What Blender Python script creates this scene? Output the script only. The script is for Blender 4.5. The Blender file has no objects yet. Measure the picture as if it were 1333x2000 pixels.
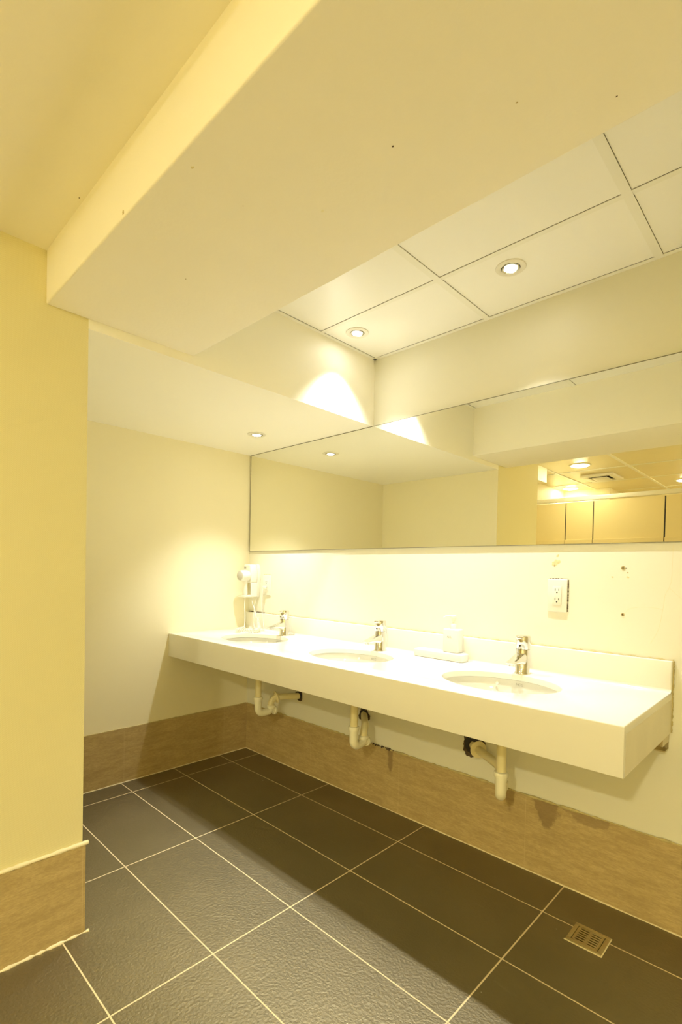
import bpy, bmesh, math, random
from mathutils import Vector, Matrix
random.seed(7)
PI = math.pi
sc = bpy.context.scene
COL = sc.collection

# ---------------------------------------------------------------- camera
cam_data = bpy.data.cameras.new('camera')
cam = bpy.data.objects.new('camera', cam_data)
COL.objects.link(cam)
F = Vector((-0.69292788, 0.72077878, -0.01813593))
R = Vector((0.72047529, 0.69316363, 0.02096509))
U = Vector((-0.02768236, -0.00146081, 0.9996157))
m3 = Matrix((R, U, -F)).transposed()
cam.matrix_world = Matrix.Translation((2.5937, -1.8704, 1.1111)) @ m3.to_4x4()
cam_data.sensor_width = 36.0
cam_data.sensor_fit = 'AUTO'
cam_data.lens = 985.27 * 36.0 / 2000.0
cam_data.shift_y = 134.7 / 2000.0
cam_data.clip_start = 0.02
sc.camera = cam

# ---------------------------------------------------------------- world, exposure, lights
SPOT_W = 4.45           # each halogen spot over the counter
SPOT_COL = (1.0, 0.985, 0.93)
ROOM_COL = (1.0, 0.93, 0.62)
ROOM_E = {'a': 20.0, 'b': 18.0, 'c': 16.0, 'key': 270.0, 'side': 10.0}  # side is an added fill lamp
w = bpy.data.worlds.new('world')
sc.world = w
w.use_nodes = True
w.node_tree.nodes['Background'].inputs['Color'].default_value = (0.02, 0.018, 0.012, 1)
w.node_tree.nodes['Background'].inputs['Strength'].default_value = 0.3
sc.view_settings.view_transform = 'Standard'
sc.view_settings.look = 'None'
sc.view_settings.gamma = 1.0
sc.view_settings.use_curve_mapping = False
sc.view_settings.exposure = 2.34
cy = sc.cycles
cy.max_bounces = 14
cy.diffuse_bounces = 9
cy.glossy_bounces = 6
cy.caustics_reflective = True
cy.blur_glossy = 0.3
cy.sample_clamp_indirect = 20.0
cy.use_denoising = True

# ---------------------------------------------------------------- dimensions (x along sink wall, d into room, z up)
XS, Z1, Z2, Z3, Z4, Z5 = 0.992, 1.818, 1.846, 2.138, 1.995, 2.06
DB1, DB2, D1, D2 = 0.9665, 1.4245, 1.311, 1.952
HB, ZMB = 0.280, 1.228
DC, ZC, ZCB, XC, BS = 0.5304, 0.755, 0.628, 2.256, 0.0985
XR = 3.7
DFAR = 4.5

# ---------------------------------------------------------------- materials
def mat(name, col, rough=0.5, metal=0.0, spec=0.5, noise=None, bump=None, coat=0.0, emit=None, trans=0.0, sss=0.0):
    """noise=(scale, amount) varies colour, bump=(scale, strength, dist)"""
    m = bpy.data.materials.new(name)
    m.use_nodes = True
    nt = m.node_tree
    b = nt.nodes['Principled BSDF']
    b.inputs['Base Color'].default_value = (*col, 1)
    b.inputs['Roughness'].default_value = rough
    b.inputs['Metallic'].default_value = metal
    b.inputs['Specular IOR Level'].default_value = spec
    b.inputs['Coat Weight'].default_value = coat
    b.inputs['Transmission Weight'].default_value = trans
    if sss:
        b.inputs['Subsurface Weight'].default_value = sss
        b.inputs['Subsurface Radius'].default_value = (0.01, 0.01, 0.008)
    if emit:
        b.inputs['Emission Color'].default_value = (*emit[0], 1)
        b.inputs['Emission Strength'].default_value = emit[1]
    tc = nt.nodes.new('ShaderNodeTexCoord')
    if noise:
        n = nt.nodes.new('ShaderNodeTexNoise')
        n.inputs['Scale'].default_value = noise[0]
        n.inputs['Detail'].default_value = 6
        nt.links.new(tc.outputs['Object'], n.inputs['Vector'])
        mx = nt.nodes.new('ShaderNodeMix')
        mx.data_type = 'RGBA'
        mx.inputs['A'].default_value = (*[c * (1 - noise[1]) for c in col], 1)
        mx.inputs['B'].default_value = (*[min(1, c * (1 + noise[1])) for c in col], 1)
        nt.links.new(n.outputs['Fac'], mx.inputs['Factor'])
        nt.links.new(mx.outputs['Result'], b.inputs['Base Color'])
    if bump:
        n = nt.nodes.new('ShaderNodeTexNoise')
        n.inputs['Scale'].default_value = bump[0]
        n.inputs['Detail'].default_value = 3
        nt.links.new(tc.outputs['Object'], n.inputs['Vector'])
        bp = nt.nodes.new('ShaderNodeBump')
        bp.inputs['Strength'].default_value = bump[1]
        bp.inputs['Distance'].default_value = bump[2]
        nt.links.new(n.outputs['Fac'], bp.inputs['Height'])
        nt.links.new(bp.outputs['Normal'], b.inputs['Normal'])
    return m

class NT:
    """tiny helper for math node chains"""
    def __init__(s, m):
        s.nt = m.node_tree
        s.b = s.nt.nodes['Principled BSDF']
    def node(s, t, **kw):
        n = s.nt.nodes.new(t)
        for k, v in kw.items():
            setattr(n, k, v)
        return n
    def link(s, a, b):
        s.nt.links.new(a, b)
    def math(s, op, a, b=None, c=None, clamp=False):
        n = s.node('ShaderNodeMath', operation=op)
        n.use_clamp = clamp
        for i, v in enumerate((a, b, c)):
            if v is None:
                continue
            if isinstance(v, (int, float)):
                n.inputs[i].default_value = v
            else:
                s.link(v, n.inputs[i])
        return n.outputs[0]
    def coords(s):
        tc = s.node('ShaderNodeTexCoord')
        sp = s.node('ShaderNodeSeparateXYZ')
        s.link(tc.outputs['Object'], sp.inputs[0])
        return tc.outputs['Object'], sp.outputs
    def lines(s, coord, off, pitch, half):
        """1 on lines at off + k*pitch"""
        u = s.math('SUBTRACT', coord, off)
        u = s.math('DIVIDE', u, pitch)
        u = s.math('ADD', u, 100.5)
        f = s.math('FRACT', u)
        f = s.math('SUBTRACT', f, 0.5)
        f = s.math('ABSOLUTE', f)
        return s.math('LESS_THAN', f, half / pitch)
    def noise(s, vec, scale, detail=4, rough=0.6, stretch=None):
        if stretch:
            mp = s.node('ShaderNodeMapping')
            mp.inputs['Scale'].default_value = stretch
            if len(stretch) > 3:
                pass
            s.link(vec, mp.inputs['Vector'])
            vec = mp.outputs[0]
        n = s.node('ShaderNodeTexNoise')
        n.inputs['Scale'].default_value = scale
        n.inputs['Detail'].default_value = detail
        n.inputs['Roughness'].default_value = rough
        s.link(vec, n.inputs['Vector'])
        return n.outputs['Fac']
    def mix(s, f, a, b):
        n = s.node('ShaderNodeMix', data_type='RGBA')
        for nm, v in (('Factor', f), ('A', a), ('B', b)):
            if isinstance(v, (int, float)):
                n.inputs[nm].default_value = v
            elif isinstance(v, tuple):
                n.inputs[nm].default_value = (*v, 1)
            else:
                s.link(v, n.inputs[nm])
        return n.outputs['Result']
    def bump(s, h, strength, dist):
        n = s.node('ShaderNodeBump')
        n.inputs['Strength'].default_value = strength
        n.inputs['Distance'].default_value = dist
        s.link(h, n.inputs['Height'])
        s.link(n.outputs['Normal'], s.b.inputs['Normal'])
    def smooth(s, v, lo, hi):
        n = s.node('ShaderNodeMapRange', interpolation_type='SMOOTHSTEP')
        n.inputs['From Min'].default_value = lo
        n.inputs['From Max'].default_value = hi
        s.link(v, n.inputs['Value'])
        return n.outputs['Result']

M = {}
M['paint'] = mat('cream_wall_paint', (0.88, 0.83, 0.61), 0.55, spec=0.25, noise=(3, 0.015), bump=(140, 0.05, 0.002))
M['paint_white'] = mat('off_white_wall_paint', (0.78, 0.765, 0.64), 0.45, spec=0.35, noise=(3, 0.012), bump=(140, 0.04, 0.002))
M['ceil'] = mat('white_ceiling_paint', (0.93, 0.91, 0.80), 0.5, spec=0.3, noise=(2, 0.01))
M['beam'] = mat('beam_plaster_paint', (0.92, 0.885, 0.76), 0.8, spec=0.2, noise=(2.5, 0.02), bump=(90, 0.12, 0.003))
M['tile'] = mat('white_ceiling_tile', (0.90, 0.89, 0.82), 0.35, spec=0.3, noise=(1.5, 0.012))
M['tbar'] = mat('ceiling_grid_metal', (0.86, 0.85, 0.76), 0.35, spec=0.4)
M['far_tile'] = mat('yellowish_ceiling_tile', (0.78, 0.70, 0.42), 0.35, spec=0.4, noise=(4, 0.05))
M['solid'] = mat('glossy_white_solid_surface', (0.80, 0.785, 0.70), 0.12, spec=0.5, noise=(3, 0.008))
M['endpanel'] = mat('worn_end_panel', (0.76, 0.71, 0.55), 0.3, spec=0.5, noise=(9, 0.10))
M['china'] = mat('white_glazed_china', (0.71, 0.70, 0.62), 0.08, spec=0.5)
M['chrome'] = mat('polished_chrome', (0.76, 0.75, 0.72), 0.05, metal=1.0)
M['steel'] = mat('brushed_steel', (0.62, 0.55, 0.36), 0.3, metal=1.0, noise=(60, 0.12))
M['pvc'] = mat('cream_pvc_pipe', (0.80, 0.72, 0.42), 0.3, spec=0.5, noise=(12, 0.04))
M['trap'] = mat('ivory_plastic_trap', (0.86, 0.83, 0.64), 0.3, spec=0.5)
M['plastic'] = mat('white_plastic', (0.78, 0.765, 0.67), 0.3, spec=0.5)
M['tray'] = mat('frosted_white_plastic', (0.74, 0.73, 0.68), 0.4, spec=0.4, sss=0.1)
M['dark'] = mat('dark_void', (0.02, 0.017, 0.012), 0.8)
M['ink'] = mat('dark_print', (0.08, 0.07, 0.05), 0.6)
M['greyprint'] = mat('grey_print', (0.32, 0.30, 0.24), 0.6)
M['hole'] = mat('crumbled_hole_edge', (0.10, 0.07, 0.04), 0.9, noise=(80, 0.8), bump=(150, 0.8, 0.004))
M['rubber_and_gap_shade'] = mat('black_rubber_and_gap_shade', (0.03, 0.028, 0.025), 0.5)  # pipe seals, and the painted shade in the cubicle gaps
M['caulk'] = mat('dirty_sealant', (0.52, 0.44, 0.20), 0.6, noise=(40, 0.45))
M['grout'] = mat('cream_grout_bead', (0.80, 0.72, 0.48), 0.7, noise=(30, 0.2))
M['lamp_ring'] = mat('white_lamp_ring', (0.80, 0.77, 0.66), 0.3, spec=0.5)
M['panel'] = mat('beige_laminate_panel', (0.80, 0.68, 0.38), 0.35, spec=0.4, noise=(3, 0.02))
M['patch'] = mat('peeled_paint_patch', (0.70, 0.62, 0.34), 0.9, noise=(120, 0.35))
M['stainm'] = mat('plaster_speck', (0.45, 0.36, 0.18), 0.9, noise=(90, 0.5))
M['lens'] = mat('glowing_lamp_lens', (0.9, 0.9, 0.9), 0.3, emit=((1.0, 0.96, 0.86), 14.0))

# mirror
M['mirror'] = mat('silvered_mirror', (0.91, 0.91, 0.83), 0.0, metal=1.0)
M['mirror_edge'] = mat('dark_mirror_edge', (0.20, 0.19, 0.12), 0.3)

# dark floor tile, long cream joints
def floor_mat():
    m = mat('anthracite_floor_tile', (0.1, 0.1, 0.1), 0.42, spec=1.0)
    t = NT(m)
    t.b.inputs['IOR'].default_value = 2.1
    t.b.inputs['Specular Tint'].default_value = (1.0, 0.88, 0.55, 1)
    vec, o = t.coords()
    lx = t.lines(o[0], 0.1472, 0.6, 0.0022)
    ly = t.lines(o[1], -0.2012, 0.2913, 0.0020)
    grout = t.math('MAXIMUM', lx, ly)
    n1 = t.noise(vec, 3.0, 5, 0.6)
    n2 = t.noise(vec, 230, 3, 0.6)
    base = t.mix(t.smooth(n1, 0.35, 0.7), (0.034, 0.028, 0.017), (0.060, 0.049, 0.030))
    sm = t.noise(vec, 7, 5, 0.65, (0.6, 3.0, 1))
    base = t.mix(t.math('MULTIPLY', t.smooth(sm, 0.60, 0.75), 0.35), base, (0.17, 0.15, 0.10))
    vor = t.node('ShaderNodeTexVoronoi')
    vor.inputs['Scale'].default_value = 9
    t.link(vec, vor.inputs['Vector'])
    speck = t.math('LESS_THAN', vor.outputs['Distance'], 0.018)
    base = t.mix(t.math('MULTIPLY', speck, 0.8), base, (0.7, 0.66, 0.5))
    col = t.mix(grout, base, (0.74, 0.62, 0.40))
    t.link(col, t.b.inputs['Base Color'])
    r = t.math('MULTIPLY_ADD', grout, 0.35, 0.47)
    t.link(r, t.b.inputs['Roughness'])
    h = t.math('ADD', t.math('MULTIPLY', t.noise(vec, 120, 2, 0.5), 1.4), t.math('MULTIPLY', grout, -1.2))
    t.bump(h, 0.36, 0.0030)
    return m
M['floor'] = floor_mat()

# brown stone-look skirting tile; axis = index of the coordinate that runs along the wall
def skirting(name, axis, off, stains=()):
    m = mat(name, (0.4, 0.3, 0.17), 0.5, spec=0.4)
    t = NT(m)
    vec, o = t.coords()
    l = t.lines(o[axis], off, 0.6, 0.0010)
    n1 = t.noise(vec, 6, 6, 0.7, (1.2, 1.2, 6.0))
    n2 = t.noise(vec, 120, 4, 0.7, (0.5, 0.5, 2.0))
    c = t.mix(t.smooth(n1, 0.3, 0.7), (0.43, 0.325, 0.145), (0.56, 0.435, 0.205))
    c = t.mix(t.math('MULTIPLY', t.smooth(n2, 0.35, 0.65), 0.45), c, (0.33, 0.235, 0.11))
    for (sx, sw, z0, z1, amt) in stains:      # damp marks running down from the top edge
        d = t.math('ABSOLUTE', t.math('SUBTRACT', o[axis], sx))
        frac = t.math('DIVIDE', t.math('SUBTRACT', o[2], z0), z1 - z0)          # 0 at the tip, 1 at the top edge
        wid = t.math('MULTIPLY', t.math('POWER', t.math('MAXIMUM', frac, 0.0001), 0.6), sw)
        wob = t.math('MULTIPLY', t.math('SUBTRACT', t.noise(vec, 26, 4), 0.5), sw * 1.6)
        e = t.math('ADD', t.math('SUBTRACT', wid, d), wob)
        v = t.smooth(e, -0.004, 0.008)
        v = t.math('MULTIPLY', v, t.smooth(frac, 0.0, 0.15))
        c = t.mix(t.math('MULTIPLY', v, amt), c, (0.24, 0.165, 0.08))
    c = t.mix(t.math('MULTIPLY', l, 0.4), c, (0.62, 0.50, 0.27))
    t.link(c, t.b.inputs['Base Color'])
    t.bump(n2, 0.25, 0.002)
    return m
M['skirt_back'] = skirting('brown_stone_tile_back', 0, 0.598, ((1.148, 0.020, 0.17, 0.28, .75), (1.875, 0.058, 0.175, 0.285, .7), (1.735, 0.022, 0.19, 0.285, .55), (2.02, 0.09, 0.24, 0.285, .5)))
M['skirt_side'] = skirting('brown_stone_tile_side', 1, -0.169)
M['skirt_left'] = skirting('brown_stone_tile_left', 1, -1.312)

# yellow woven wallpaper
def wallpaper():
    m = mat('yellow_woven_wallpaper', (0.80, 0.70, 0.36), 0.6, spec=0.25)
    t = NT(m)
    vec, o = t.coords()
    a = t.math('SINE', t.math('MULTIPLY', o[1], 2 * PI / 0.006))
    b = t.math('SINE', t.math('MULTIPLY', o[2], 2 * PI / 0.005))
    h = t.math('MULTIPLY', a, b)
    c = t.mix(t.smooth(h, -1, 1), (0.74, 0.675, 0.37), (0.79, 0.73, 0.43))
    t.link(c, t.b.inputs['Base Color'])
    t.bump(h, 0.25, 0.0006)
    return m
M['wallpaper'] = wallpaper()

# ---------------------------------------------------------------- mesh helpers (points are x, d, z with y = -d)
def V(p):
    return Vector((p[0], -p[1], p[2]))

class MB:
    def __init__(s):
        s.bm = bmesh.new()
    def box(s, x0, x1, d0, d1, z0, z1, bev=0.0, seg=2):
        r = bmesh.ops.create_cube(s.bm, size=1.0)
        vs = r['verts']
        for v in vs:
            v.co = Vector((x0 + (v.co.x + .5) * (x1 - x0), -d0 - (v.co.y + .5) * (d1 - d0), z0 + (v.co.z + .5) * (z1 - z0)))
        fs = list({f for v in vs for f in v.link_faces})
        bmesh.ops.reverse_faces(s.bm, faces=fs)
        if bev:
            es = list({e for v in vs for e in v.link_edges})
            bmesh.ops.bevel(s.bm, geom=es, offset=bev, segments=seg, affect='EDGES', profile=0.5)
        return s
    def quad(s, *pts):
        s.bm.faces.new([s.bm.verts.new(V(p)) for p in pts])
        return s
    def prism(s, poly, axis, a, b):
        """poly: 2-D outline; axis 'x','d' or 'z' is the extrusion axis"""
        def P(u, v, t):
            return V({'x': (t, u, v), 'd': (u, t, v), 'z': (u, v, t)}[axis])
        A = [s.bm.verts.new(P(u, v, a)) for u, v in poly]
        B = [s.bm.verts.new(P(u, v, b)) for u, v in poly]
        fs = [s.bm.faces.new(A), s.bm.faces.new(list(reversed(B)))]
        n = len(poly)
        for i in range(n):
            fs.append(s.bm.faces.new((A[i], B[i], B[(i + 1) % n], A[(i + 1) % n])))
        bmesh.ops.recalc_face_normals(s.bm, faces=fs)
        return s
    def lathe(s, prof, center, axis=(0, 0, 1), n=32, sx=1.0, sy=1.0, closed=False):
        """prof: list of (radius, height) revolved about axis through center (x,d,z); axis in x,d,z"""
        ax = V(axis).normalized()
        u = ax.orthogonal().normalized()
        if abs(ax.z) > 0.99:
            u = Vector((1, 0, 0))
        v = ax.cross(u)
        c = V(center)
        rings = []
        for r, h in prof:
            if r < 1e-6:
                rings.append([s.bm.verts.new(c + ax * h)])
            else:
                rings.append([s.bm.verts.new(c + ax * h + u * (r * sx * math.cos(2 * PI * i / n)) + v * (r * sy * math.sin(2 * PI * i / n))) for i in range(n)])
        fs = []
        prs = list(zip(rings, rings[1:]))
        if closed:
            prs.append((rings[-1], rings[0]))
        for A, B in prs:
            for i in range(n):
                j = (i + 1) % n
                if len(A) == 1 and len(B) == 1:
                    continue
                if len(A) == 1:
                    fs.append(s.bm.faces.new((A[0], B[j], B[i])))
                elif len(B) == 1:
                    fs.append(s.bm.faces.new((A[i], A[j], B[0])))
                else:
                    fs.append(s.bm.faces.new((A[i], A[j], B[j], B[i])))
        bmesh.ops.recalc_face_normals(s.bm, faces=fs)
        return s
    def tube(s, pts, r, n=12, cap=True, raw=False):
        P = [p if raw else V(p) for p in pts]
        rr = r if isinstance(r, (list, tuple)) else [r] * len(P)
        rings = []
        up = None
        for i, p in enumerate(P):
            t = (P[min(i + 1, len(P) - 1)] - P[max(i - 1, 0)]).normalized()
            if up is None:
                up = t.orthogonal().normalized()
            else:
                up = (up - t * up.dot(t))
                up = up.normalized() if up.length > 1e-6 else t.orthogonal().normalized()
            sd = t.cross(up)
            rings.append([s.bm.verts.new(p + up * (rr[i] * math.cos(2 * PI * k / n)) + sd * (rr[i] * math.sin(2 * PI * k / n))) for k in range(n)])
        fs = []
        for A, B in zip(rings, rings[1:]):
            for k in range(n):
                j = (k + 1) % n
                fs.append(s.bm.faces.new((A[k], A[j], B[j], B[k])))
        if cap:
            fs.append(s.bm.faces.new(list(reversed(rings[0]))))
            fs.append(s.bm.faces.new(rings[-1]))
        bmesh.ops.recalc_face_normals(s.bm, faces=fs)
        return s
    def build(s, name, material, parent=None, smooth=None, bevel=None):
        me = bpy.data.meshes.new(name)
        s.bm.to_mesh(me)
        s.bm.free()
        me.materials.append(M[material] if isinstance(material, str) else material)
        o = bpy.data.objects.new(name, me)
        COL.objects.link(o)
        if smooth is not None:
            me.shade_smooth()
            me.set_sharp_from_angle(angle=math.radians(smooth))
        if bevel:
            md = o.modifiers.new('bevel', 'BEVEL')
            md.width = bevel
            md.segments = 3
            md.limit_method = 'ANGLE'
            md.angle_limit = math.radians(40)
        if parent is not None:
            o.parent = parent
            o.matrix_parent_inverse = parent.matrix_world.inverted()
        return o

def thing(name, label, cat, base, group=None):
    o = bpy.data.objects.new(name, None)
    o.empty_display_size = 0.05
    COL.objects.link(o)
    o.matrix_world = Matrix.Translation(V(base))
    o['label'] = label
    o['category'] = cat
    if group:
        o['group'] = group
    return o

def struct(o):
    o['kind'] = 'structure'
    return o

def tag(o, label, cat, group=None):
    o['label'] = label
    o['category'] = cat
    if group:
        o['group'] = group
    return o

def smooth_path(pts, k=8):
    """Catmull-Rom through the points"""
    P = [Vector(p) for p in pts]
    P = [P[0]] + P + [P[-1]]
    out = []
    for i in range(1, len(P) - 2):
        for j in range(k):
            t = j / k
            a, b, c, d = P[i - 1], P[i], P[i + 1], P[i + 2]
            out.append(0.5 * ((2 * b) + (c - a) * t + (2 * a - 5 * b + 4 * c - d) * t * t + (3 * b - a - 3 * c + d) * t ** 3))
    out.append(P[-2])
    return out

# ================================================================ ROOM SHELL
struct(MB().box(-0.15, XR + .1, -0.15, DFAR + .1, -0.1, 0.0).build('floor', 'floor'))
struct(MB().box(-0.12, XR + .1, -0.12, 0.0, 0.0, 2.4).build('wall_back', 'paint_white'))
struct(MB().box(-0.12, 0.0, 0.0, D1, 0.0, Z1).build('wall_alcove', 'paint'))
# wall on the left that carries the wallpaper, with a small plastered return
wl = struct(MB().box(-0.12, XS - .0015, D1, D2, 0.0, 2.3).build('wall_left', 'paint'))
MB().box(XS - .0015, XS, D1, D2, 0.0, 2.3).build('wallpaper_sheet', 'wallpaper', wl)
struct(MB().box(0.30, 0.45, D2, DFAR, 0.0, 2.3).build('wall_corridor', 'paint'))
struct(MB().box(XR, XR + .1, 0.0, DFAR, 0.0, 2.3).build('wall_right', 'paint'))
b = MB()
b.box(0.45, 0.92, 3.96, DFAR + .1, 0.0, 2.3)
b.box(0.92, XR, DFAR, DFAR + .1, 0.0, 2.3)
struct(b.build('wall_front', 'paint'))

# low soffit over the alcove
struct(MB().box(0.0, XS, 0.0, D1, Z1, 2.35).build('ceiling_soffit', 'ceil'))
# beam
b = MB()
b.box(XS, XR, DB1, DB2, Z2, 2.3)
struct(b.build('ceiling_beam', 'beam', bevel=0.004, smooth=40))
# plaster ceiling in front of the beam, on the camera's side
struct(MB().box(XS, XR, DB2, D2 + .05, Z4, 2.3).build('ceiling_plaster', 'beam'))
# tiled ceiling above the basins
struct(MB().box(XS, XR, 0.0, DB1, Z3, 2.3).build('ceiling', 'tile'))
# tiled ceiling of the room behind
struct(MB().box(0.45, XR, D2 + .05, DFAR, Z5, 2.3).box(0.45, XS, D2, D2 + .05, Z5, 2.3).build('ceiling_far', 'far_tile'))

# ceiling grid above the basins: cross bars and wall angles
b = MB()
zt = Z3 - 0.0015
for x in (1.5882, 2.1825, 2.777, 3.37):
    b.box(x - 0.012, x + 0.012, 0.016, DB1, Z3 - 0.003, Z3 + 0.001)
b.box(XS, XR, 0.3677 - 0.009, 0.3677 + 0.009, Z3 - 0.0025, Z3 + 0.001)
b.box(XS, XR, 0.0, 0.016, Z3 - 0.003, Z3 + 0.001)
b.box(XS, XS + 0.016, 0.0, DB1, Z3 - 0.003, Z3 + 0.001)
grid = struct(b.build('trim_1', 'tbar'))
b = MB()
for x in (1.5882, 2.1825, 2.777):       # dark slits where the tiles stop short of the bars
    b.box(x + 0.012, x + 0.0128, 0.018, DB1, Z3 - 0.0006, Z3 + 0.001)
b.box(XS + .016, XR, 0.3677 + 0.009, 0.3677 + 0.0100, Z3 - 0.0006, Z3 + 0.001)
b.box(XS + .03, XR, 0.016, 0.0172, Z3 - 0.0006, Z3 + 0.001)
b.box(XS + 0.016, XS + 0.0172, 0.02, DB1, Z3 - 0.0006, Z3 + 0.001)
b.build('shadow_gap', 'dark', grid)
# grid of the far ceiling
b = MB()
for x in (0.775, 1.365, 1.955, 2.545, 3.135):
    b.box(x - 0.012, x + 0.012, D2 + .05, DFAR, Z5 - 0.004, Z5 + 0.001)
for d in (2.25, 2.897, 3.548, 4.2):
    b.box(0.45, XR, d - 0.012, d + 0.012, Z5 - 0.0035, Z5 + 0.001)
struct(b.build('trim_2', 'tbar'))
# boxed-in bulkhead at the corridor end
struct(MB().box(0.45, 0.79, 2.42, 2.62, 1.935, Z5).build('trim_3', 'ceil'))

# skirting tiles
struct(MB().box(0.0, XR, 0.0, 0.007, 0.0, HB).build('baseboard_back', 'skirt_back'))
struct(MB().box(0.0, 0.007, 0.007, D1, 0.0, HB).build('baseboard_alcove', 'skirt_side'))
b = MB()
b.box(XS, XS + 0.007, D1 - .007, D2, 0.0, HB - .012)
b.box(0.007, XS, D1 - 0.007, D1, 0.0, HB - .012)
struct(b.build('baseboard_left', 'skirt_left'))
# uneven sealant beads on top of and below the skirting
def bead(name, p0, p1, r, n=60, amp=0.5, material='caulk', seg=6):
    b = MB()
    A, B = Vector(p0), Vector(p1)
    pts, rs = [], []
    for i in range(n + 1):
        t = i / n
        pts.append(A.lerp(B, t))
        rs.append(r * (1 + amp * (random.random() - .5) * 2))
    b.tube(pts, rs, seg)
    return b.build(name, material, smooth=60)
struct(bead('trim_4', (0.007, 0.004, HB + .001), (XR - .05, 0.004, HB + .001), 0.0042, 220, 0.6))
struct(bead('trim_5', (0.004, 0.01, HB + .001), (0.004, D1 - .01, HB + .001), 0.0025, 60, 0.4))
struct(bead('trim_6', (XS + .003, D1 - .016, HB - .008), (XS + .003, D2, HB - .008), 0.006, 60, 0.25, 'grout'))
struct(bead('trim_7', (XS + .008, D1 - .018, 0.001), (XS + .008, D2, 0.001), 0.0045, 50, 0.7, 'grout'))
struct(bead('trim_8', (0.008, 0.009, 0.001), (XR - .05, 0.009, 0.001), 0.0028, 120, 0.3, 'grout'))
struct(bead('trim_9', (0.009, 0.01, 0.001), (0.009, D1 - .02, 0.001), 0.0026, 60, 0.3, 'grout'))

# ================================================================ MIRROR
mir = thing('wall_mirror', 'long frameless mirror across the wall above the basins', 'mirror', (1.8, 0, ZMB))
MB().box(0.012, XR - .05, 0.0015, 0.008, ZMB, Z1 - 0.003).build('mirror_glass', 'mirror', mir)
b = MB()
b.box(0.0085, 0.012, 0.0, 0.0085, ZMB - .002, Z1 - 0.001)
b.box(0.0085, XR - .05, 0.0, 0.0085, Z1 - 0.003, Z1 - 0.0005)
b.box(0.0085, XR - .05, 0.0, 0.0082, ZMB - 0.002, ZMB)
b.build('mirror_edge', 'mirror_edge', mir)

# ================================================================ COUNTER
counter = thing('vanity_counter', 'long white wall-mounted counter with three sunken basins', 'counter', (XC / 2, DC / 2, ZCB))
BX = (0.44, 1.125, 1.808)
BD, BA, BB = 0.275, 0.200, 0.155
def counter_top():
    bm = bmesh.new()
    def loop(pts):
        vs = [bm.verts.new(V(p)) for p in pts]
        return [bm.edges.new((vs[i], vs[(i + 1) % len(vs)])) for i in range(len(vs))]
    es = loop([(0.001, 0.001, ZC), (XC, 0.001, ZC), (XC, DC, ZC), (0.001, DC, ZC)])
    for bx in BX:
        es += loop([(bx + BA * math.cos(2 * PI * i / 72), BD + BB * math.sin(2 * PI * i / 72), ZC) for i in range(72)])
    r = bmesh.ops.triangle_fill(bm, use_beauty=True, use_dissolve=False, edges=es, normal=(0, 0, 1))
    faces = [g for g in bm.faces]
    bmesh.ops.recalc_face_normals(bm, faces=faces)
    if faces[0].normal.z < 0:
        bmesh.ops.reverse_faces(bm, faces=faces)
    top = list(bm.faces)
    ex = bmesh.ops.extrude_face_region(bm, geom=top, use_keep_orig=True)
    # keep the original as the top, move the copy down and flip it
    vs = [g for g in ex['geom'] if isinstance(g, bmesh.types.BMVert)]
    for v in vs:
        v.co.z -= 0.022
    bmesh.ops.recalc_face_normals(bm, faces=list(bm.faces))
    be = []
    for e in bm.edges:
        if all(abs(v.co.z - ZC) < 1e-5 for v in e.verts) and len(e.link_faces) == 2:
            if e.link_faces[0].normal.angle(e.link_faces[1].normal, 0) > 1.0:
                if not all(v.co.y > -0.01 for v in e.verts):
                    be.append(e)
    bmesh.ops.bevel(bm, geom=be, offset=0.0035, segments=3, affect='EDGES', profile=0.5, clamp_overlap=True)
    m = MB()
    m.bm.free()
    m.bm = bm
    return m
counter_top().build('countertop', 'solid', counter, smooth=35)
# front apron with a softly rounded lower edge
prof = [(DC, ZC - .0219), (DC, ZCB + .004), (DC - .001, ZCB + .0012), (DC - .004, ZCB), (DC - .018, ZCB), (DC - .018, ZC - .0219)]
MB().prism(prof, 'x', 0.001, XC).build('front_apron', 'solid', counter, smooth=40)
# end panel
o = MB().box(XC - 0.018, XC, 0.001, DC - .018, ZCB, ZC - .0219).build('end_panel', 'endpanel', counter)
o['label'] = 'scuffed duller end panel'
# upstand against the wall
MB().box(0.001, XC, 0.001, 0.022, ZC - .001, ZC + BS, bev=0.0035, seg=3).build('backsplash', 'solid', counter, smooth=35)
# coved joint between the top and the upstand
cv = []
for i in range(7):
    a = PI / 2 * i / 6
    cv.append((0.022 + 0.010 * (1 - math.sin(a)), ZC + 0.010 * (1 - math.cos(a))))
cv += [(0.0215, ZC + 0.010), (0.0215, ZC - 0.0005), (0.032, ZC - 0.0005)]
MB().prism(cv, 'x', 0.001, XC - .0005).build('cove', 'solid', counter, smooth=40)
bd = bead('sealant_bead', (0.12, 0.0042, ZC + BS + .0005), (XC, 0.0042, ZC + BS + .0005), 0.0022, 200, 0.8)
bd.parent = counter; bd.matrix_parent_inverse = counter.matrix_world.inverted()
bd = bead('sealant_bead', (XC + .0005, 0.0056, ZCB), (XC + .0005, 0.0056, ZC + BS), 0.0030, 60, 0.5)
bd.parent = counter; bd.matrix_parent_inverse = counter.matrix_world.inverted()
bd = bead('gap_crack', (0.006, 0.0052, ZC + BS + .001), (0.17, 0.0052, ZC + BS + .001), 0.0030, 40, 0.6, 'hole')
bd.parent = counter; bd.matrix_parent_inverse = counter.matrix_world.inverted()
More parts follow.
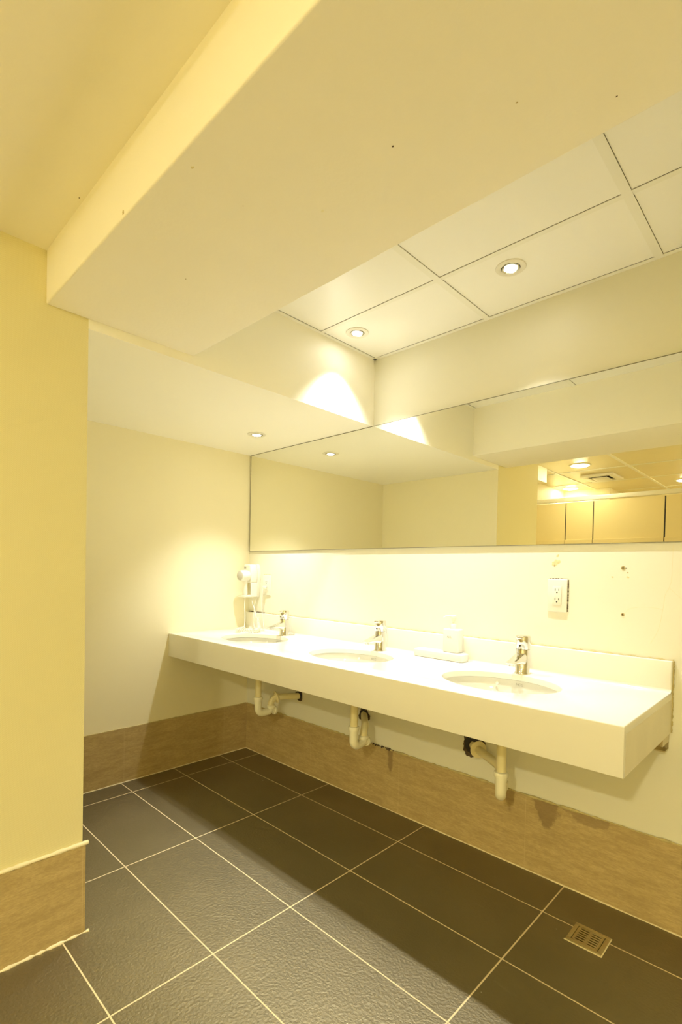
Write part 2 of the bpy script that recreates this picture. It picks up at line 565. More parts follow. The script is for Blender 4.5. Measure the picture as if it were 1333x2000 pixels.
# basins
def text_obj(txt, size, material, parent, matrix, name='lettering', extrude=0.0003):
    cu = bpy.data.curves.new(name, 'FONT')
    cu.body = txt
    cu.size = size
    cu.extrude = extrude
    cu.align_x = 'CENTER'
    cu.align_y = 'CENTER'
    to = bpy.data.objects.new(name, cu)
    COL.objects.link(to)
    dg = bpy.context.evaluated_depsgraph_get()
    me = bpy.data.meshes.new_from_object(to.evaluated_get(dg))
    bpy.data.objects.remove(to)
    me.materials.clear()
    me.materials.append(M[material])
    o = bpy.data.objects.new(name, me)
    COL.objects.link(o)
    o.matrix_world = matrix
    if parent:
        o.parent = parent
        o.matrix_parent_inverse = parent.matrix_world.inverted()
    return o
for bx in BX:
    inner, outer = [], []
    for i in range(13):
        t = i / 12
        a = t * PI / 2
        inner.append((1.035 * math.cos(a) ** 0.55 if a < PI / 2 - 1e-6 else 0.0, -0.024 - 0.118 * math.sin(a) ** 1.15))
    inner[-1] = (0.0, inner[-1][1])
    outer = [(r + 0.045 if r > 0 else 0.0, h - 0.008) for r, h in inner]
    prof = inner[::-1] + [(1.12, -0.0225)] + [(max(r, 0.0), h) for r, h in outer]
    mb = MB()
    mb.lathe([(r, h) for r, h in prof], (bx, BD, ZC), n=64, sx=BA, sy=BB)
    bo = mb.build('basin', 'china', counter, smooth=50)
    mb = MB()
    mb.lathe([(0.0, 0.0), (0.018, 0.0), (0.022, 0.002), (0.024, 0.004), (0.024, 0.0)], (bx, BD - .01, ZC - 0.141), n=28)
    mb.build('drain_ring', 'chrome', bo, smooth=40)
    # overflow hole and maker's lettering on the far wall of the bowl
    mb = MB()
    mb.lathe([(0.0, 0.0), (0.004, 0.0), (0.006, 0.001), (0.006, -0.001)], (bx - .075, BD - BB * .93 + .004, ZC - 0.040), (0, 1, 0.15), n=18)
    mb.build('overflow_hole', 'plastic', bo, smooth=40)
    mt = Matrix.Translation(V((bx + 0.005, BD - BB * 1.0 + .0035, ZC - 0.036))) @ Matrix.Rotation(math.radians(84), 4, 'X')
    text_obj('HCG', 0.013, 'greyprint', bo, mt)
# metal bracket under the right end
b = MB()
b.box(XC - 0.045, XC - 0.006, 0.001, 0.005, ZCB - 0.055, ZCB - .0005)
b.box(XC - 0.012, XC - 0.006, 0.004, 0.085, ZCB - 0.03, ZCB - .0005)
b.box(XC - 0.045, XC - 0.040, 0.004, 0.06, ZCB - 0.055, ZCB - .0005)
b.box(XC - 0.045, XC - 0.006, 0.004, 0.05, ZCB - 0.055, ZCB - 0.051)
o = b.build('support_bracket', 'steel', counter)
o['label'] = 'small metal support bracket'

# ================================================================ FAUCETS
def make_faucet(bx, label, rod):
    t = thing('basin_faucet', label, 'faucet', (bx, 0.082, ZC), 'chrome faucets behind the basins')
    d = 0.082
    b = MB()
    # body: round column, slightly wider foot, spout wedge growing out of it
    b.lathe([(0.0, 0.0), (0.0275, 0.0), (0.0275, 0.003), (0.0250, 0.006), (0.0245, 0.05), (0.0238, 0.086), (0.0, 0.086)], (bx, d, ZC), n=40)
    # spout loft
    secs = []
    L = [(0.0, 0.021, 0.030, 0.080), (0.020, 0.021, 0.034, 0.076), (0.045, 0.0195, 0.039, 0.068), (0.075, 0.0185, 0.0415, 0.0585), (0.098, 0.0175, 0.043, 0.0525), (0.108, 0.0155, 0.0445, 0.0495)]
    n = 20
    rings = []
    for (dd, hw, zl, zh) in L:
        ring = []
        for k in range(n):
            a = 2 * PI * k / n
            c, s_ = math.cos(a), math.sin(a)
            px = hw * math.copysign(abs(c) ** 0.6, c)
            pz = (zl + zh) / 2 + (zh - zl) / 2 * math.copysign(abs(s_) ** 0.6, s_)
            ring.append(b.bm.verts.new(V((bx + px, d + dd, ZC + pz))))
        rings.append(ring)
    fs = []
    for A, B in zip(rings, rings[1:]):
        for k in range(n):
            fs.append(b.bm.faces.new((A[k], A[(k + 1) % n], B[(k + 1) % n], B[k])))
    fs.append(b.bm.faces.new(rings[0]))
    fs.append(b.bm.faces.new(rings[-1][::-1]))
    bmesh.ops.recalc_face_normals(b.bm, faces=fs)
    body = b.build('body', 'chrome', t, smooth=45)
    b = MB()
    b.lathe([(0.0, 0.0), (0.0105, 0.0), (0.0115, 0.002), (0.0115, 0.010), (0.0, 0.010)], (bx, d + 0.088, ZC + 0.036), n=24)
    b.build('aerator', 'chrome', t, smooth=40)
    b = MB()
    b.lathe([(0.0, 0.0), (0.0252, 0.0), (0.0252, 0.002), (0.0225, 0.0026), (0.0225, 0.0), (0.0, 0.0)], (bx, d, ZC + 0.0865), n=36)
    b.lathe([(0.0, 0.003), (0.0240, 0.003), (0.0252, 0.006), (0.0262, 0.040), (0.0262, 0.047), (0.0245, 0.051), (0.018, 0.0525), (0.0, 0.053)], (bx, d, ZC + 0.0865), n=40)
    h = b.build('handle', 'chrome', t, smooth=40)
    b = MB()
    # lever tongue on top leaning forwards
    b.prism([(d + .005, ZC + .128), (d + .026, ZC + .126), (d + .033, ZC + .131), (d + .031, ZC + .1365), (d + .004, ZC + .1405), (d - .01, ZC + .1395)], 'x', bx - .012, bx + .012)
    b.build('lever', 'chrome', h, bevel=0.002, smooth=40)
    b = MB()
    b.lathe([(0.0, 0.0), (0.0036, 0.0), (0.0036, 0.0012), (0.0, 0.0014)], (bx + .0, d + 0.0258, ZC + 0.103), (0, 1, 0.02), n=16)
    b.build('index_button', 'ink', h)
    b = MB()
    b.lathe([(0.027, 0.0), (0.0288, 0.0), (0.0288, 0.0012), (0.027, 0.0012)], (bx, d, ZC), n=36, closed=True)
    b.build('base_ring', 'steel', t)
    if rod:
        b = MB()
        b.tube([(bx + .012, d - 0.031, ZC), (bx + .012, d - .031, ZC + .055), (bx + .014, d - .031, ZC + .095)], 0.0022, 10)
        b.lathe([(0.0, 0.0), (0.0045, 0.0), (0.0062, 0.003), (0.0062, 0.006), (0.0, 0.0075)], (bx + .014, d - .031, ZC + .094), n=18)
        b.build('lift_rod', 'chrome', t, smooth=40)
    return t
make_faucet(0.447, 'chrome single-lever faucet at the far basin, next to the coiled cord', True)
make_faucet(1.130, 'chrome single-lever faucet at the middle basin, left of the soap dispenser', True)
make_faucet(1.803, 'chrome single-lever faucet at the near basin, right of the soap dispenser', False)

# ================================================================ DRAIN TRAPS
def arc(c, u, v, r, a0, a1, n=8):
    c, u, v = Vector(c), Vector(u), Vector(v)
    return [c + u * (r * math.cos(a0 + (a1 - a0) * i / n)) + v * (r * math.sin(a0 + (a1 - a0) * i / n)) for i in range(n + 1)]

def drain(label, x, d, ux, ud, riser_gap, hole, hole_r, flange_t, hollow, zb=0.355):
    """x,d tailpipe axis; (ux,ud) horizontal direction of the U-bend"""
    t = thing('drain_trap', label, 'drain pipe', (x, d, zb), 'plastic drain traps under the counter')
    l = math.hypot(ux, ud)
    ux, ud = ux / l, ud / l
    g = riser_gap
    b = MB()
    b.tube([(x, d, 0.605), (x, d, 0.430)], 0.0165, 24)
    b.build('tailpipe', 'pvc', t, smooth=40)
    # inlet nut
    b = MB()
    b.lathe([(0.0175, 0.0), (0.0195, 0.001), (0.0205, 0.010), (0.0210, 0.016), (0.0235, 0.017), (0.0245, 0.020), (0.0245, 0.028), (0.0228, 0.033), (0.0165, 0.034)], (x, d, 0.404), n=32)
    b.build('slip_nut', 'trap', t, smooth=40)
    # U body
    b = MB()
    r = 0.030
    pts = [Vector((x, d, 0.408)), Vector((x, d, zb + r - .008))]
    c1 = Vector((x + ux * r, d + ud * r, zb + r - .008))
    pts += arc(c1, (-ux, -ud, 0), (0, 0, -1), r, 0.15, PI / 2, 8)
    r2 = 0.026
    c2 = Vector((x + ux * (g - r2), d + ud * (g - r2), zb - .008 + r2))
    pts += arc(c2, (0, 0, -1), (ux, ud, 0), r2, 0.05, PI / 2, 8)
    pts += [Vector((x + ux * g, d + ud * g, 0.370))]
    b.tube(pts, 0.0188, 24)
    b.build('trap_body', 'trap', t, smooth=60)
    # clean-out cap at the far side of the bend
    b = MB()
    cc = (x + ux * (g + .002), d + ud * (g + .002), zb - 0.004)
    b.lathe([(0.0, 0.0), (0.016, 0.0), (0.018, 0.014), (0.0225, 0.015), (0.0235, 0.024), (0.021, 0.028), (0.008, 0.029), (0.007, 0.033), (0.0, 0.033)], cc, (ux, ud, -0.15), n=28)
    b.build('cleanout_cap', 'trap', t, smooth=40)
    # outlet nut
    rx, rd = x + ux * g, d + ud * g
    b = MB()
    b.lathe([(0.0175, 0.0), (0.0205, 0.001), (0.0235, 0.004), (0.0235, 0.012), (0.0205, 0.015), (0.016, 0.0155)], (rx, rd, 0.364), n=28)
    b.build('outlet_nut', 'trap', t, smooth=40)
    # outlet pipe: up, elbow, then to the wall hole
    hx, hz = hole
    top = 0.405
    path = smooth_path([(rx, rd, 0.372), (rx, rd, top - .01), (rx + (hx - rx) * .10, rd * .86, hz + .002), (rx + (hx - rx) * .35, rd * .62, hz + .004), (hx + (rx - hx) * .2, rd * .2, hz), (hx, 0.001, hz)], 6)
    b = MB()
    b.tube(path, 0.0165, 20)
    b.build('outlet_pipe', 'pvc', t, smooth=60)
    # flange disc on the outlet pipe
    if flange_t is not None:
        i = int(len(path) * flange_t)
        p = path[i]
        tg = (path[i + 1] - path[i - 1]).normalized()
        b = MB()
        b.lathe([(0.016, -0.004), (0.030, -0.003), (0.034, 0.0), (0.032, 0.004), (0.018, 0.012), (0.016, 0.012)], tuple(p), tuple(tg), n=32)
        b.build('flange', 'pvc', t, smooth=40)
    # ragged hole with a dark rim
    wh = MB()
    n = 40
    c = wh.bm.verts.new(V((hx, 0.0012, hz)))
    ring = []
    for k in range(n):
        rr = hole_r * (1 + 0.12 * math.sin(3 * k * 2 * PI / n + hx * 9) + random.uniform(-.08, .12))
        ring.append(wh.bm.verts.new(V((hx + rr * math.cos(2 * PI * k / n), 0.0012 + random.uniform(0, .0012), hz + rr * math.sin(2 * PI * k / n)))))
    for k in range(n):
        wh.bm.faces.new((c, ring[k], ring[(k + 1) % n]))
    bmesh.ops.recalc_face_normals(wh.bm, faces=list(wh.bm.faces))
    o = wh.build('wall_hole', 'hole', t)
    o['label'] = 'ragged dark hole in the plaster'
    b = MB()
    b.lathe([(0.017, 0.0), (hole_r * .72, 0.0), (hole_r * .74, 0.004), (0.017, 0.007)], (hx, 0.002, hz), (0, 1, 0), n=28)
    b.build('seal', 'rubber_and_gap_shade', t, smooth=40)
    return t
drain('ivory plastic drain trap nearest the corner, pipe running right into the wall', 0.433, 0.24, 0.05, -1, 0.085, (0.491, 0.415), 0.030, 0.42, None)
drain('ivory plastic drain trap below the middle basin, between the other two', 1.123, 0.24, -0.12, -1, 0.078, (0.974, 0.412), 0.034, None, None)
drain('ivory plastic drain trap below the near basin, pipe running left into a large dark hole', 1.808, 0.24, -0.45, -1, 0.075, (1.569, 0.412), 0.050, 0.80, None)

# ================================================================ OUTLETS
def slots(b, x, d, z):
    for s_, h in ((-0.0063, 0.0085), (0.0063, 0.0070)):
        b.box(x + s_ - .0009, x + s_ + .0009, d, d + .0006, z - h / 2 + .002, z + h / 2 + .002)
    b.lathe([(0.0, 0.0), (0.0026, 0.0), (0.0026, 0.0006), (0.0, 0.0006)], (x, d, z - .008), (0, 1, 0), n=14)

def outlet(name, label, x0, x1, z0, z1, sz):
    t = thing(name, label, 'outlet', ((x0 + x1) / 2, 0, z0), 'wall outlets')
    cx = (x0 + x1) / 2
    cz = (z0 + z1) / 2
    MB().box(x0, x1, 0.0, 0.007, z0, z1, bev=0.003, seg=3).build('plate', 'plastic', t, smooth=40)
    MB().box(cx - .0165 * sz, cx + .0165 * sz, 0.0066, 0.0095, cz - .034 * sz, cz + .034 * sz, bev=0.0012).build('receptacle', 'plastic', t, smooth=40)
    b = MB()
    for dz in (0.017, -0.017):
        slots(b, cx, 0.0093, cz + dz * sz + .002)
    b.build('socket_slots', 'dark', t)
    return t
o1 = outlet('wall_outlet', 'white double outlet with both sockets empty, high above the near basin', 1.857, 1.927, 0.982, 1.101, 1.0)
bd = bead('dirt_edge', (1.9285, 0.001, 0.985), (1.9285, 0.001, 1.099), 0.0016, 60, 0.9, 'hole')
bd.parent = o1; bd.matrix_parent_inverse = o1.matrix_world.inverted()
bd = bead('dirt_edge', (1.858, 0.001, 1.1022), (1.926, 0.001, 1.1022), 0.0014, 40, 0.9, 'hole')
bd.parent = o1; bd.matrix_parent_inverse = o1.matrix_world.inverted()
o2 = outlet('wall_outlet', 'white outlet with a plug in it, right beside the hair dryer', 0.150, 0.222, 0.962, 1.082, 1.0)
bd = bead('dirt_edge', (0.152, 0.001, 1.0835), (0.220, 0.001, 1.0835), 0.0018, 40, 0.9, 'caulk')
bd.parent = o2; bd.matrix_parent_inverse = o2.matrix_world.inverted()

# ================================================================ HAIR DRYER AND HOLDER
hd = thing('dryer_holder', 'white wall-mounted hair dryer holder in the corner left of the outlet', 'holder', (0.08, 0, 0.945))
# shell: tall rounded box with the lower half cut back
b = MB()
out = [(0.046, 1.146), (0.104, 1.146), (0.112, 1.136), (0.121, 1.095), (0.121, 1.060), (0.116, 1.035), (0.116, 0.958), (0.108, 0.947), (0.048, 0.947), (0.040, 0.957), (0.040, 1.136)]
b.prism(out, 'd', 0.0, 0.022)
b.box(0.1065, 0.1155, 0.022, 0.066, 0.950, 1.034)
b.build('back_shell', 'plastic', hd, bevel=0.003, smooth=40)
b = MB()
up_ = [(0.048, 1.144), (0.103, 1.144), (0.110, 1.135), (0.118, 1.095), (0.118, 1.060), (0.113, 1.035), (0.042, 1.030), (0.042, 1.136)]
b.prism(up_, 'd', 0.022, 0.072)
b.build('upper_housing', 'plastic', hd, bevel=0.006, smooth=40)
b = MB()
b.box(0.044, 0.114, 0.022, 0.112, 0.947, 0.960, bev=0.004)
b.build('cradle', 'plastic', hd, smooth=40)
b = MB()
for dx in (0.0, 0.007, 0.014):
    b.lathe([(0.0, 0.0), (0.002, 0.0), (0.002, 0.001), (0.0, 0.001)], (0.052 + dx, 0.0721, 1.127), (0, 1, 0), n=12)
b.box(0.050, 0.069, 0.0718, 0.0726, 1.1165, 1.1185)
b.build('indicator_marks', 'ink', hd)
b = MB()
b.lathe([(0.0, 0.0), (0.0026, 0.0), (0.0026, 0.001), (0.0, 0.001)], (0.098, 0.0221, 0.990), (0, 1, 0), n=12)
b.build('screw', 'dark', hd)
# power cord from the holder down to the top and back up to the plug
b = MB()
cp = smooth_path([(0.10, 0.014, 0.948), (0.103, 0.03, 0.90), (0.118, 0.045, 0.82), (0.16, 0.07, 0.768), (0.215, 0.075, 0.760), (0.235, 0.06, 0.765), (0.20, 0.038, 0.80), (0.180, 0.036, 0.90), (0.180, 0.034, 0.985), (0.181, 0.024, 1.005)], 8)
b.tube(cp, 0.0022, 8)
b.build('power_cord', 'plastic', hd, smooth=60)
b = MB()
b.box(0.173, 0.194, 0.0098, 0.030, 0.997, 1.018, bev=0.004)
b.build('plug', 'plastic', hd, smooth=40)

dr = thing('hair_dryer', 'white hair dryer resting in the holder with its coiled cord on the counter', 'hair dryer', (0.10, 0.10, 0.96))
b = MB()
ax = (0.10, 1, 0.0)
b.lathe([(0.0, 0.0), (0.022, 0.001), (0.030, 0.010), (0.0325, 0.024), (0.0325, 0.045), (0.031, 0.058), (0.0285, 0.064), (0.0, 0.064)], (0.098, 0.0735, 1.076), ax, n=40)
b.build('barrel', 'plastic', dr, smooth=40)
b = MB()
b.lathe([(0.0, 0.0645), (0.0275, 0.0645), (0.0262, 0.068), (0.018, 0.0705), (0.0, 0.0715)], (0.098, 0.0735, 1.076), ax, n=40)
gr = b.build('grille', 'plastic', dr, smooth=40)
b = MB()
for ring_i, (rr, hh, cnt) in enumerate(((0.007, 0.0712, 6), (0.0135, 0.0708, 12), (0.0195, 0.0698, 18), (0.0245, 0.0684, 22))):
    for k in range(cnt):
        a = 2 * PI * k / cnt
        A = V(ax).normalized()
        u = A.orthogonal().normalized()
        v = A.cross(u)
        p = V((0.098, 0.0735, 1.076)) + A * hh + u * rr * math.cos(a) + v * rr * math.sin(a)
        b.lathe([(0.0, 0.0), (0.0018, 0.0), (0.0018, 0.0008), (0.0, 0.0008)], (p.x, -p.y, p.z), ax, n=8)
b.build('vent_holes', 'ink', gr)
b = MB()
b.tube([(0.100, 0.102, 1.062), (0.100, 0.102, 1.02), (0.099, 0.098, 0.985), (0.098, 0.096, 0.962)], [0.0165, 0.0145, 0.0135, 0.0125], 20)
b.build('handle', 'plastic', dr, smooth=50)
# coiled cord: plain lead, tight coil lying on the top, plain lead back to the holder
b = MB()
lead = smooth_path([(0.098, 0.096, 0.962), (0.100, 0.100, 0.945), (0.105, 0.105, 0.90), (0.125, 0.115, 0.84), (0.145, 0.13, 0.80), (0.165, 0.150, 0.768)], 6)
b.tube(lead, 0.0022, 8)
path = smooth_path([(0.165, 0.150, 0.7715), (0.185, 0.200, 0.7700), (0.222, 0.228, 0.7700), (0.262, 0.192, 0.7700), (0.280, 0.152, 0.767), (0.262, 0.115, 0.778), (0.235, 0.100, 0.800), (0.215, 0.090, 0.835)], 40)
hp = []
for i in range(len(path)):
    tg = (path[min(i + 1, len(path) - 1)] - path[max(i - 1, 0)]).normalized()
    sd = tg.cross(Vector((0, 0, 1)))
    sd = sd.normalized() if sd.length > 1e-5 else Vector((1, 0, 0))
    uu = sd.cross(tg)
    a = i * 2 * PI / 7.0
    hp.append(path[i] + sd * 0.0098 * math.cos(a) + uu * 0.0098 * math.sin(a))
b.tube(hp, 0.0019, 6)
b.tube(smooth_path([hp[-1], Vector((0.175, 0.08, 0.87)), Vector((0.115, 0.055, 0.91)), Vector((0.090, 0.04, 0.948))], 6), 0.0022, 8)
b.build('coiled_cord', 'plastic', dr, smooth=60)

# ================================================================ SOAP
tray = MB()
tray.box(1.315, 1.552, 0.0225, 0.078, ZC + .0005, ZC + 0.0335, bev=0.006, seg=3)
ty = tray.build('soap_tray', 'tray', smooth=40)
tag(ty, 'low frosted white tray on the counter against the upstand', 'tray')
# shallow well in the tray's top is a part of its own
b = MB()
b.box(1.322, 1.545, 0.0285, 0.072, ZC + .0336, ZC + 0.0345, bev=0.0004)
w_ = b.build('inner_lip', 'tray', ty)
so = thing('soap_dispenser', 'white square pump bottle of hand soap standing on the frosted tray', 'soap dispenser', (1.49, 0.052, ZC + .0345))
zb = ZC + 0.0345
MB().box(1.4555, 1.5285, 0.0285, 0.0715, zb, zb + 0.097, bev=0.006, seg=3).build('bottle', 'tray', so, smooth=40)
b = MB()
b.lathe([(0.0, 0.0), (0.0130, 0.0), (0.0130, 0.018), (0.0115, 0.020), (0.006, 0.021), (0.0045, 0.022), (0.0045, 0.030), (0.0, 0.030)], (1.492, 0.050, zb + 0.0965), n=28)
b.build('collar', 'plastic', so, smooth=40)
b = MB()
b.lathe([(0.0, 0.0), (0.006, 0.0), (0.0085, 0.010), (0.0112, 0.016), (0.0115, 0.024), (0.010, 0.0265), (0.0, 0.027)], (1.492, 0.050, zb + 0.1255), n=28)
b.tube(smooth_path([(1.488, 0.052, zb + .147), (1.478, 0.060, zb + .1475), (1.468, 0.068, zb + .1465), (1.461, 0.0735, zb + .141)], 5), [0.0048] * 6 + [0.0042] * 6 + [0.0034] * 4, 12)
b.build('pump_head', 'plastic', so, smooth=45)
mt = Matrix.Translation(V((1.487, 0.0718, zb + 0.064))) @ Matrix.Rotation(math.radians(90), 4, 'X')
text_obj('AHL', 0.0115, 'greyprint', so, mt, 'label_print')

# ================================================================ WALL MARKS
def screw_anchor(label, x, z, r):
    t = thing('screw_anchor', label, 'screw', (x, 0, z), 'old screw fixings in the wall')
    MB().lathe([(0.0, 0.0), (r, 0.0), (r * .9, 0.0015), (r * .45, 0.002), (0.0, 0.0012)], (x, 0, z), (0, 1, 0), n=20).build('plug', 'steel', t, smooth=40)
    b = MB()
    b.box(x - r * .55, x + r * .55, 0.0016, 0.0026, z - r * .14, z + r * .14)
    b.box(x - r * .14, x + r * .14, 0.0016, 0.0027, z - r * .55, z + r * .55)
    b.build('cross_slot', 'dark', t)
screw_anchor('cross-head screw in the wall right of the empty outlet, upper of two', 2.104, 1.144, 0.0068)
screw_anchor('cross-head screw in the wall right of the empty outlet, lower of two', 2.107, 0.988, 0.0055)

def blot(name, x, z, r, material, d=0.0008, host='wall', n=26, sq=1.0):
    b = MB()
    c = b.bm.verts.new(V((x, d, z)))
    ring = []
    for k in range(n):
        a = 2 * PI * k / n
        rr = r * (1 + .25 * math.sin(2 * a + x * 7) + random.uniform(-.2, .2))
        ring.append(b.bm.verts.new(V((x + rr * math.cos(a), d * .4, z + sq * rr * math.sin(a)))))
    for k in range(n):
        b.bm.faces.new((c, ring[k], ring[(k + 1) % n]))
    bmesh.ops.recalc_face_normals(b.bm, faces=list(b.bm.faces))
    return b.build(name, material)
wall_back = bpy.data.objects['wall_back']
for (x, z, r, m_, sq) in ((1.880, 1.160, 0.010, 'patch', 1.3), (1.890, 1.163, 0.007, 'patch', 1.2), (1.888, 1.186, 0.0045, 'patch', 1.2), (1.878, 1.152, 0.003, 'stainm', 2),
                          (2.118, 1.128, 0.0022, 'stainm', 1), (2.119, 1.113, 0.0035, 'patch', 1), (2.072, 1.113, 0.003, 'patch', 1), (2.113, 1.144, 0.002, 'hole', 1)):
    o = blot('paint_chip', x, z, r, m_, sq=sq)
    o.parent = wall_back
# chips and dots on the beam's underside and front
beam = bpy.data.objects['ceiling_beam']
plaster = bpy.data.objects['ceiling_plaster']
def under_blot(name, x, d, z, r, material, host):
    b = MB()
    c = b.bm.verts.new(V((x, d, z - .0008)))
    ring = [b.bm.verts.new(V((x + r * (1 + random.uniform(-.3, .3)) * math.cos(k * PI / 7), d + r * .7 * (1 + random.uniform(-.3, .3)) * math.sin(k * PI / 7), z - .0003))) for k in range(14)]
    for k in range(14):
        b.bm.faces.new((c, ring[k], ring[(k + 1) % 14]))
    o = b.build(name, material)
    o.parent = host
for (x, d, r_, m_) in ((2.035, 1.183, .0022, 'hole'), (2.343, 1.024, .0016, 'hole'), (1.736, 1.394, .0035, 'patch'), (1.833, 1.156, .004, 'paint'), (1.724, 1.274, .0014, 'stainm'), (1.401, 1.222, .002, 'stainm'), (2.227, 1.117, .0018, 'stainm')):
    under_blot('plaster_chip', x, d, Z2, r_, m_, beam)
under_blot('plaster_chip', 1.277, 1.435, Z4, .002, 'hole', plaster)
o = blot('edge_chip', 1.507, 1.857, .0045, 'stainm', d=0.0008)
o.location = (0, -DB2, 0)
o.parent = beam
# hairline cracks in the paint right of the screws, and a dark gap on top of the skirting
b = MB()
b.tube(smooth_path([(2.114, 0.0, 0.994), (2.126, 0.0, 1.008), (2.156, 0.0, 1.016), (2.19, 0.0, 1.017), (2.222, 0.0, 1.012)], 6), 0.00035, 6)
b.tube(smooth_path([(2.244, 0.0, 1.217), (2.243, 0.0, 1.12), (2.238, 0.0, 1.085), (2.227, 0.0, 1.06), (2.222, 0.0, 1.012), (2.211, 0.0, 0.947), (2.19, 0.0, 0.90)], 6), 0.00035, 6)
b.tube(smooth_path([(2.240, 0.0, 1.079), (2.255, 0.0, 1.064), (2.272, 0.0, 1.049)], 6), 0.00035, 6)
o = b.build('hairline_crack', 'grout')
o.parent = wall_back
o = bead('dark_gap', (1.02, 0.0045, HB + .003), (1.165, 0.0045, HB + .002), 0.0045, 30, 0.6, 'hole')
o.parent = bpy.data.objects['baseboard_back']
# ================================================================ FLOOR DRAIN
fd = thing('floor_drain', 'square brass-toned floor drain grate set in the dark floor tiles', 'floor drain', (2.098, 0.225, 0))
b = MB()
x0, x1, d0, d1 = 2.047, 2.149, 0.176, 0.276
for (a, b_, c, d_) in ((x0, x1, d0, d0 + .012), (x0, x1, d1 - .012, d1), (x0, x0 + .012, d0 + .012, d1 - .012), (x1 - .012, x1, d0 + .012, d1 - .012)):
    b.box(a, b_, c, d_, 0.0, 0.0035, bev=0.0008)
b.build('frame', 'steel', fd, smooth=40)
b = MB()
b.box(x0 + .012, x1 - .012, d0 + .012, d1 - .012, 0.0, 0.0006)
b.build('sump', 'dark', fd)
b = MB()
for i in range(7):
    dd = d0 + .0165 + i * 0.0112
    b.box(x0 + .0135, x1 - .0135, dd - .0034, dd + .0034, 0.0006, 0.003, bev=0.0008)
b.box(x0 + .0135, x0 + .021, d0 + .013, d1 - .013, 0.0006, 0.0031)
b.box(x1 - .021, x1 - .0135, d0 + .013, d1 - .013, 0.0006, 0.0031)
b.box(2.094, 2.102, d0 + .013, d1 - .013, 0.0006, 0.0029)
b.build('grate', 'steel', fd, smooth=40)
b = MB()
b.box(x0 - .003, x1 + .003, d1, d1 + .004, 0.0, 0.001)
b.box(x1, x1 + .003, d0, d1, 0.0, 0.001)
b.build('grout_edge', 'grout', fd)

# ================================================================ DOWNLIGHTS OVER THE BASINS
def spot_lamp(label, x, d, z, k=1.0):
    t = thing('recessed_spotlight', label, 'ceiling light', (x, d, z), 'spotlights above the counter')
    MB().lathe([(0.031, 0.0), (0.0485, 0.0), (0.0495, -0.001), (0.048, -0.0028), (0.034, -0.0045), (0.031, -0.003)], (x, d, z), n=48, closed=True).build('trim_ring', 'lamp_ring', t, smooth=40)
    MB().lathe([(0.0292, -0.0005), (0.0312, -0.0005), (0.0312, -0.0020), (0.0292, -0.0020)], (x, d, z), n=48, closed=True).build('gap_ring', 'dark', t)
    MB().lathe([(0.0215, -0.0005), (0.0292, -0.0005), (0.0288, -0.0050), (0.0250, -0.0062), (0.0215, -0.0045)], (x, d, z), n=48, closed=True).build('gimbal_ring', 'chrome', t, smooth=40)
    MB().lathe([(0.0, -0.0040), (0.0215, -0.0030), (0.0215, -0.0005), (0.0, -0.0005)], (x, d, z), n=36).build('lens', 'lens', t, smooth=40)
    ld = bpy.data.lights.new('spot_light', 'SPOT')
    ld.energy = SPOT_W * 3.14 * k
    ld.color = SPOT_COL
    ld.spot_size = math.radians(92)
    ld.spot_blend = 1.0
    ld.shadow_soft_size = 0.016
    lo = bpy.data.objects.new('light_source', ld)
    COL.objects.link(lo)
    lo.matrix_world = Matrix.Translation(V((x, d, z - 0.026)))
    lo.parent = t
    lo.matrix_parent_inverse = t.matrix_world.inverted()
    return t
spot_lamp('round recessed spotlight in the low soffit over the far basin', 0.433, 0.280, Z1, 0.76)
spot_lamp('round recessed spotlight in the grid ceiling near the inner corner, smaller looking of two', 1.115, 0.264, Z3)
spot_lamp('round recessed spotlight in the grid ceiling over the near basin, larger looking of two', 1.807, 0.266, Z3)

# ================================================================ DOWNLIGHTS OF THE ROOM BEHIND
def glow(name, e):
    m = mat(name, (0.9, 0.9, 0.85), 0.4, emit=(ROOM_COL, e))
    return m
def room_lamp(label, x, d, z, e, r=0.07):
    t = thing('round_downlight', label, 'ceiling light', (x, d, z), 'downlights of the room behind')
    MB().lathe([(r, 0.0), (r + .018, 0.0), (r + .018, -0.003), (r + .004, -0.007), (r, -0.006)], (x, d, z), n=40, closed=True).build('trim_ring', 'lamp_ring', t, smooth=40)
    MB().lathe([(0.0, -0.018), (r * .5, -0.016), (r * .85, -0.010), (r, -0.004), (r, -0.0005), (0.0, -0.0005)], (x, d, z), n=40).build('diffuser', glow('warm_diffuser', e), t, smooth=60)
    return t
room_lamp('glowing round downlight in front of the cubicles, seen large in the mirror', 1.061, 2.642, Z5, ROOM_E['a'])
room_lamp('glowing round downlight over the cubicles in the far corner beyond the vent', 0.590, 3.76, Z5, ROOM_E['b'])
room_lamp('round downlight over the cubicles at the right rim of the mirror', 1.60, 3.90, Z5, ROOM_E['c'])
room_lamp('round downlight behind the camera beyond the end of the cubicles', 2.85, 3.45, Z5, ROOM_E['key'])
room_lamp('added fill lamp behind the camera nearest the counter end', 2.45, 2.55, Z5, ROOM_E['side'])  # unseen lamp added as fill to brighten the room

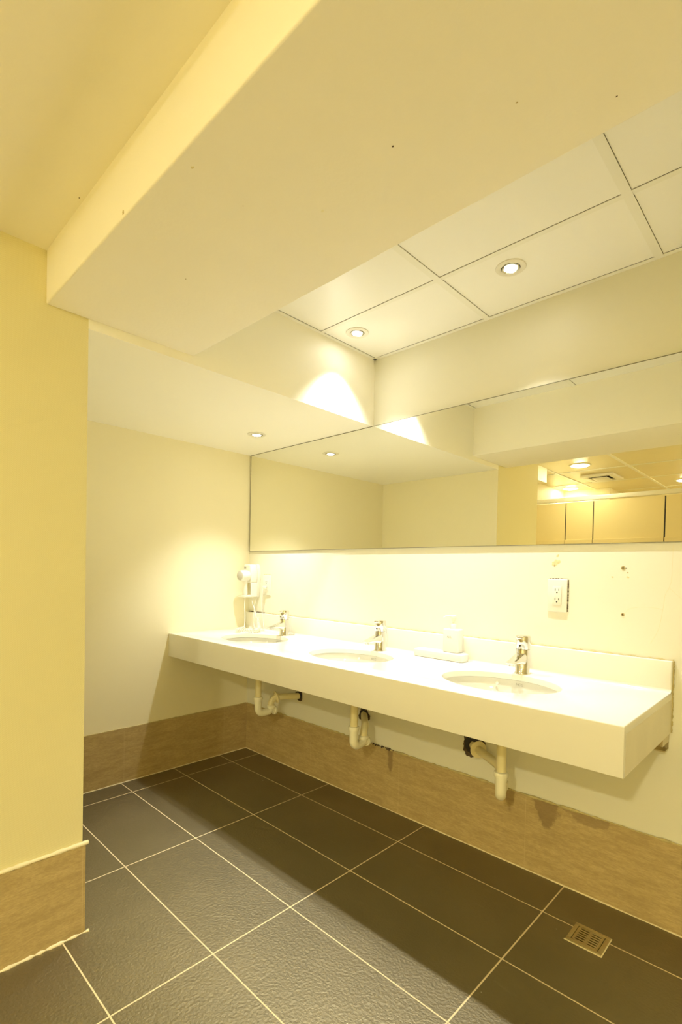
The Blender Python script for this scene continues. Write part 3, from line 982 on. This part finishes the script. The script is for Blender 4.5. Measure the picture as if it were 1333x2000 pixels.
# ceiling vent
vt = thing('ceiling_vent', 'square white air vent in the far ceiling beside the bright downlight', 'vent', (1.05, 3.30, Z5))
b = MB()
vx0, vx1, vd0, vd1 = 0.91, 1.19, 3.10, 3.44
fr = [(0.0, 0.05)]
for (a, b_, c, d_) in ((vx0, vx1, vd0, vd0 + .05), (vx0, vx1, vd1 - .05, vd1), (vx0, vx0 + .05, vd0 + .05, vd1 - .05), (vx1 - .05, vx1, vd0 + .05, vd1 - .05)):
    b.box(a, b_, c, d_, Z5 - .022, Z5, bev=0.004)
b.build('frame', 'lamp_ring', vt, smooth=40)
MB().box(vx0 + .05, vx1 - .05, vd0 + .05, vd1 - .05, Z5 - .004, Z5).build('duct', 'dark', vt)
MB().box(vx0 + .075, vx1 - .075, vd0 + .08, vd1 - .08, Z5 - .034, Z5 - .020, bev=0.004).build('centre_plate', 'lamp_ring', vt, smooth=40)

# ================================================================ CUBICLES (seen in the mirror)
SD = 2.95
panels = (('beige cubicle panel at the left, next to the wallpapered wall in the mirror', 0.46, 0.838),
          ('narrow beige cubicle panel second from the left in the mirror', 0.846, 1.078),
          ('wide beige cubicle door filling the middle of the reflected row', 1.086, 1.625),
          ('beige cubicle panel at the right end of the reflected row', 1.637, 1.98))
for lab, a, b_ in panels:
    t = thing('cubicle_partition', lab, 'partition', ((a + b_) / 2, SD, 0.12), 'beige cubicle panels')
    MB().box(a, b_, SD, SD + .018, 0.12, 1.792, bev=0.001).build('board', 'panel', t)
    MB().box(a - .002, b_ + .002, SD - .014, SD - .0005, 1.28, 1.448, bev=0.002).build('ledge', 'panel', t)
hr = MB().box(0.451, 2.0, SD - .012, SD + .03, 1.802, 1.838, bev=0.002).build('cubicle_headrail', 'lamp_ring', smooth=40)
tag(hr, 'pale metal headrail running along the top of the beige cubicle panels', 'rail')
sp = thing('cubicle_partition', 'beige partition closing the end of the cubicle row', 'partition', (2.0, 3.7, 0.12))
MB().box(1.985, 2.003, SD + .031, DFAR - .01, 0.12, 1.80).build('board', 'panel', sp)
b = MB()
for q in (3.1, 4.3):
    b.box(1.975, 2.013, q - .02, q + .02, 0.0, 0.12)
b.build('foot', 'steel', sp)
for gx in (0.842, 1.082, 1.631):  # black strips paint the shade into the open gaps between panels
    b = MB()
    b.box(gx - .0035, gx + .0035, SD + .003, SD + .015, 0.13, 1.79)
    host = min([o for o in bpy.data.objects if o.name.startswith('cubicle_partition') and o.get('group')], key=lambda q: abs(q.location.x + .25 - gx))
    b.build('gap_shade_strip', 'rubber_and_gap_shade', host)
for t_ in [o for o in bpy.data.objects if o.name.startswith('cubicle_partition') and o.get('group')]:
    b = MB()
    cx = t_.location.x
    b.box(cx - .02, cx + .02, SD - .002, SD + .02, 0.0, 0.121)
    b.build('foot', 'steel', t_)
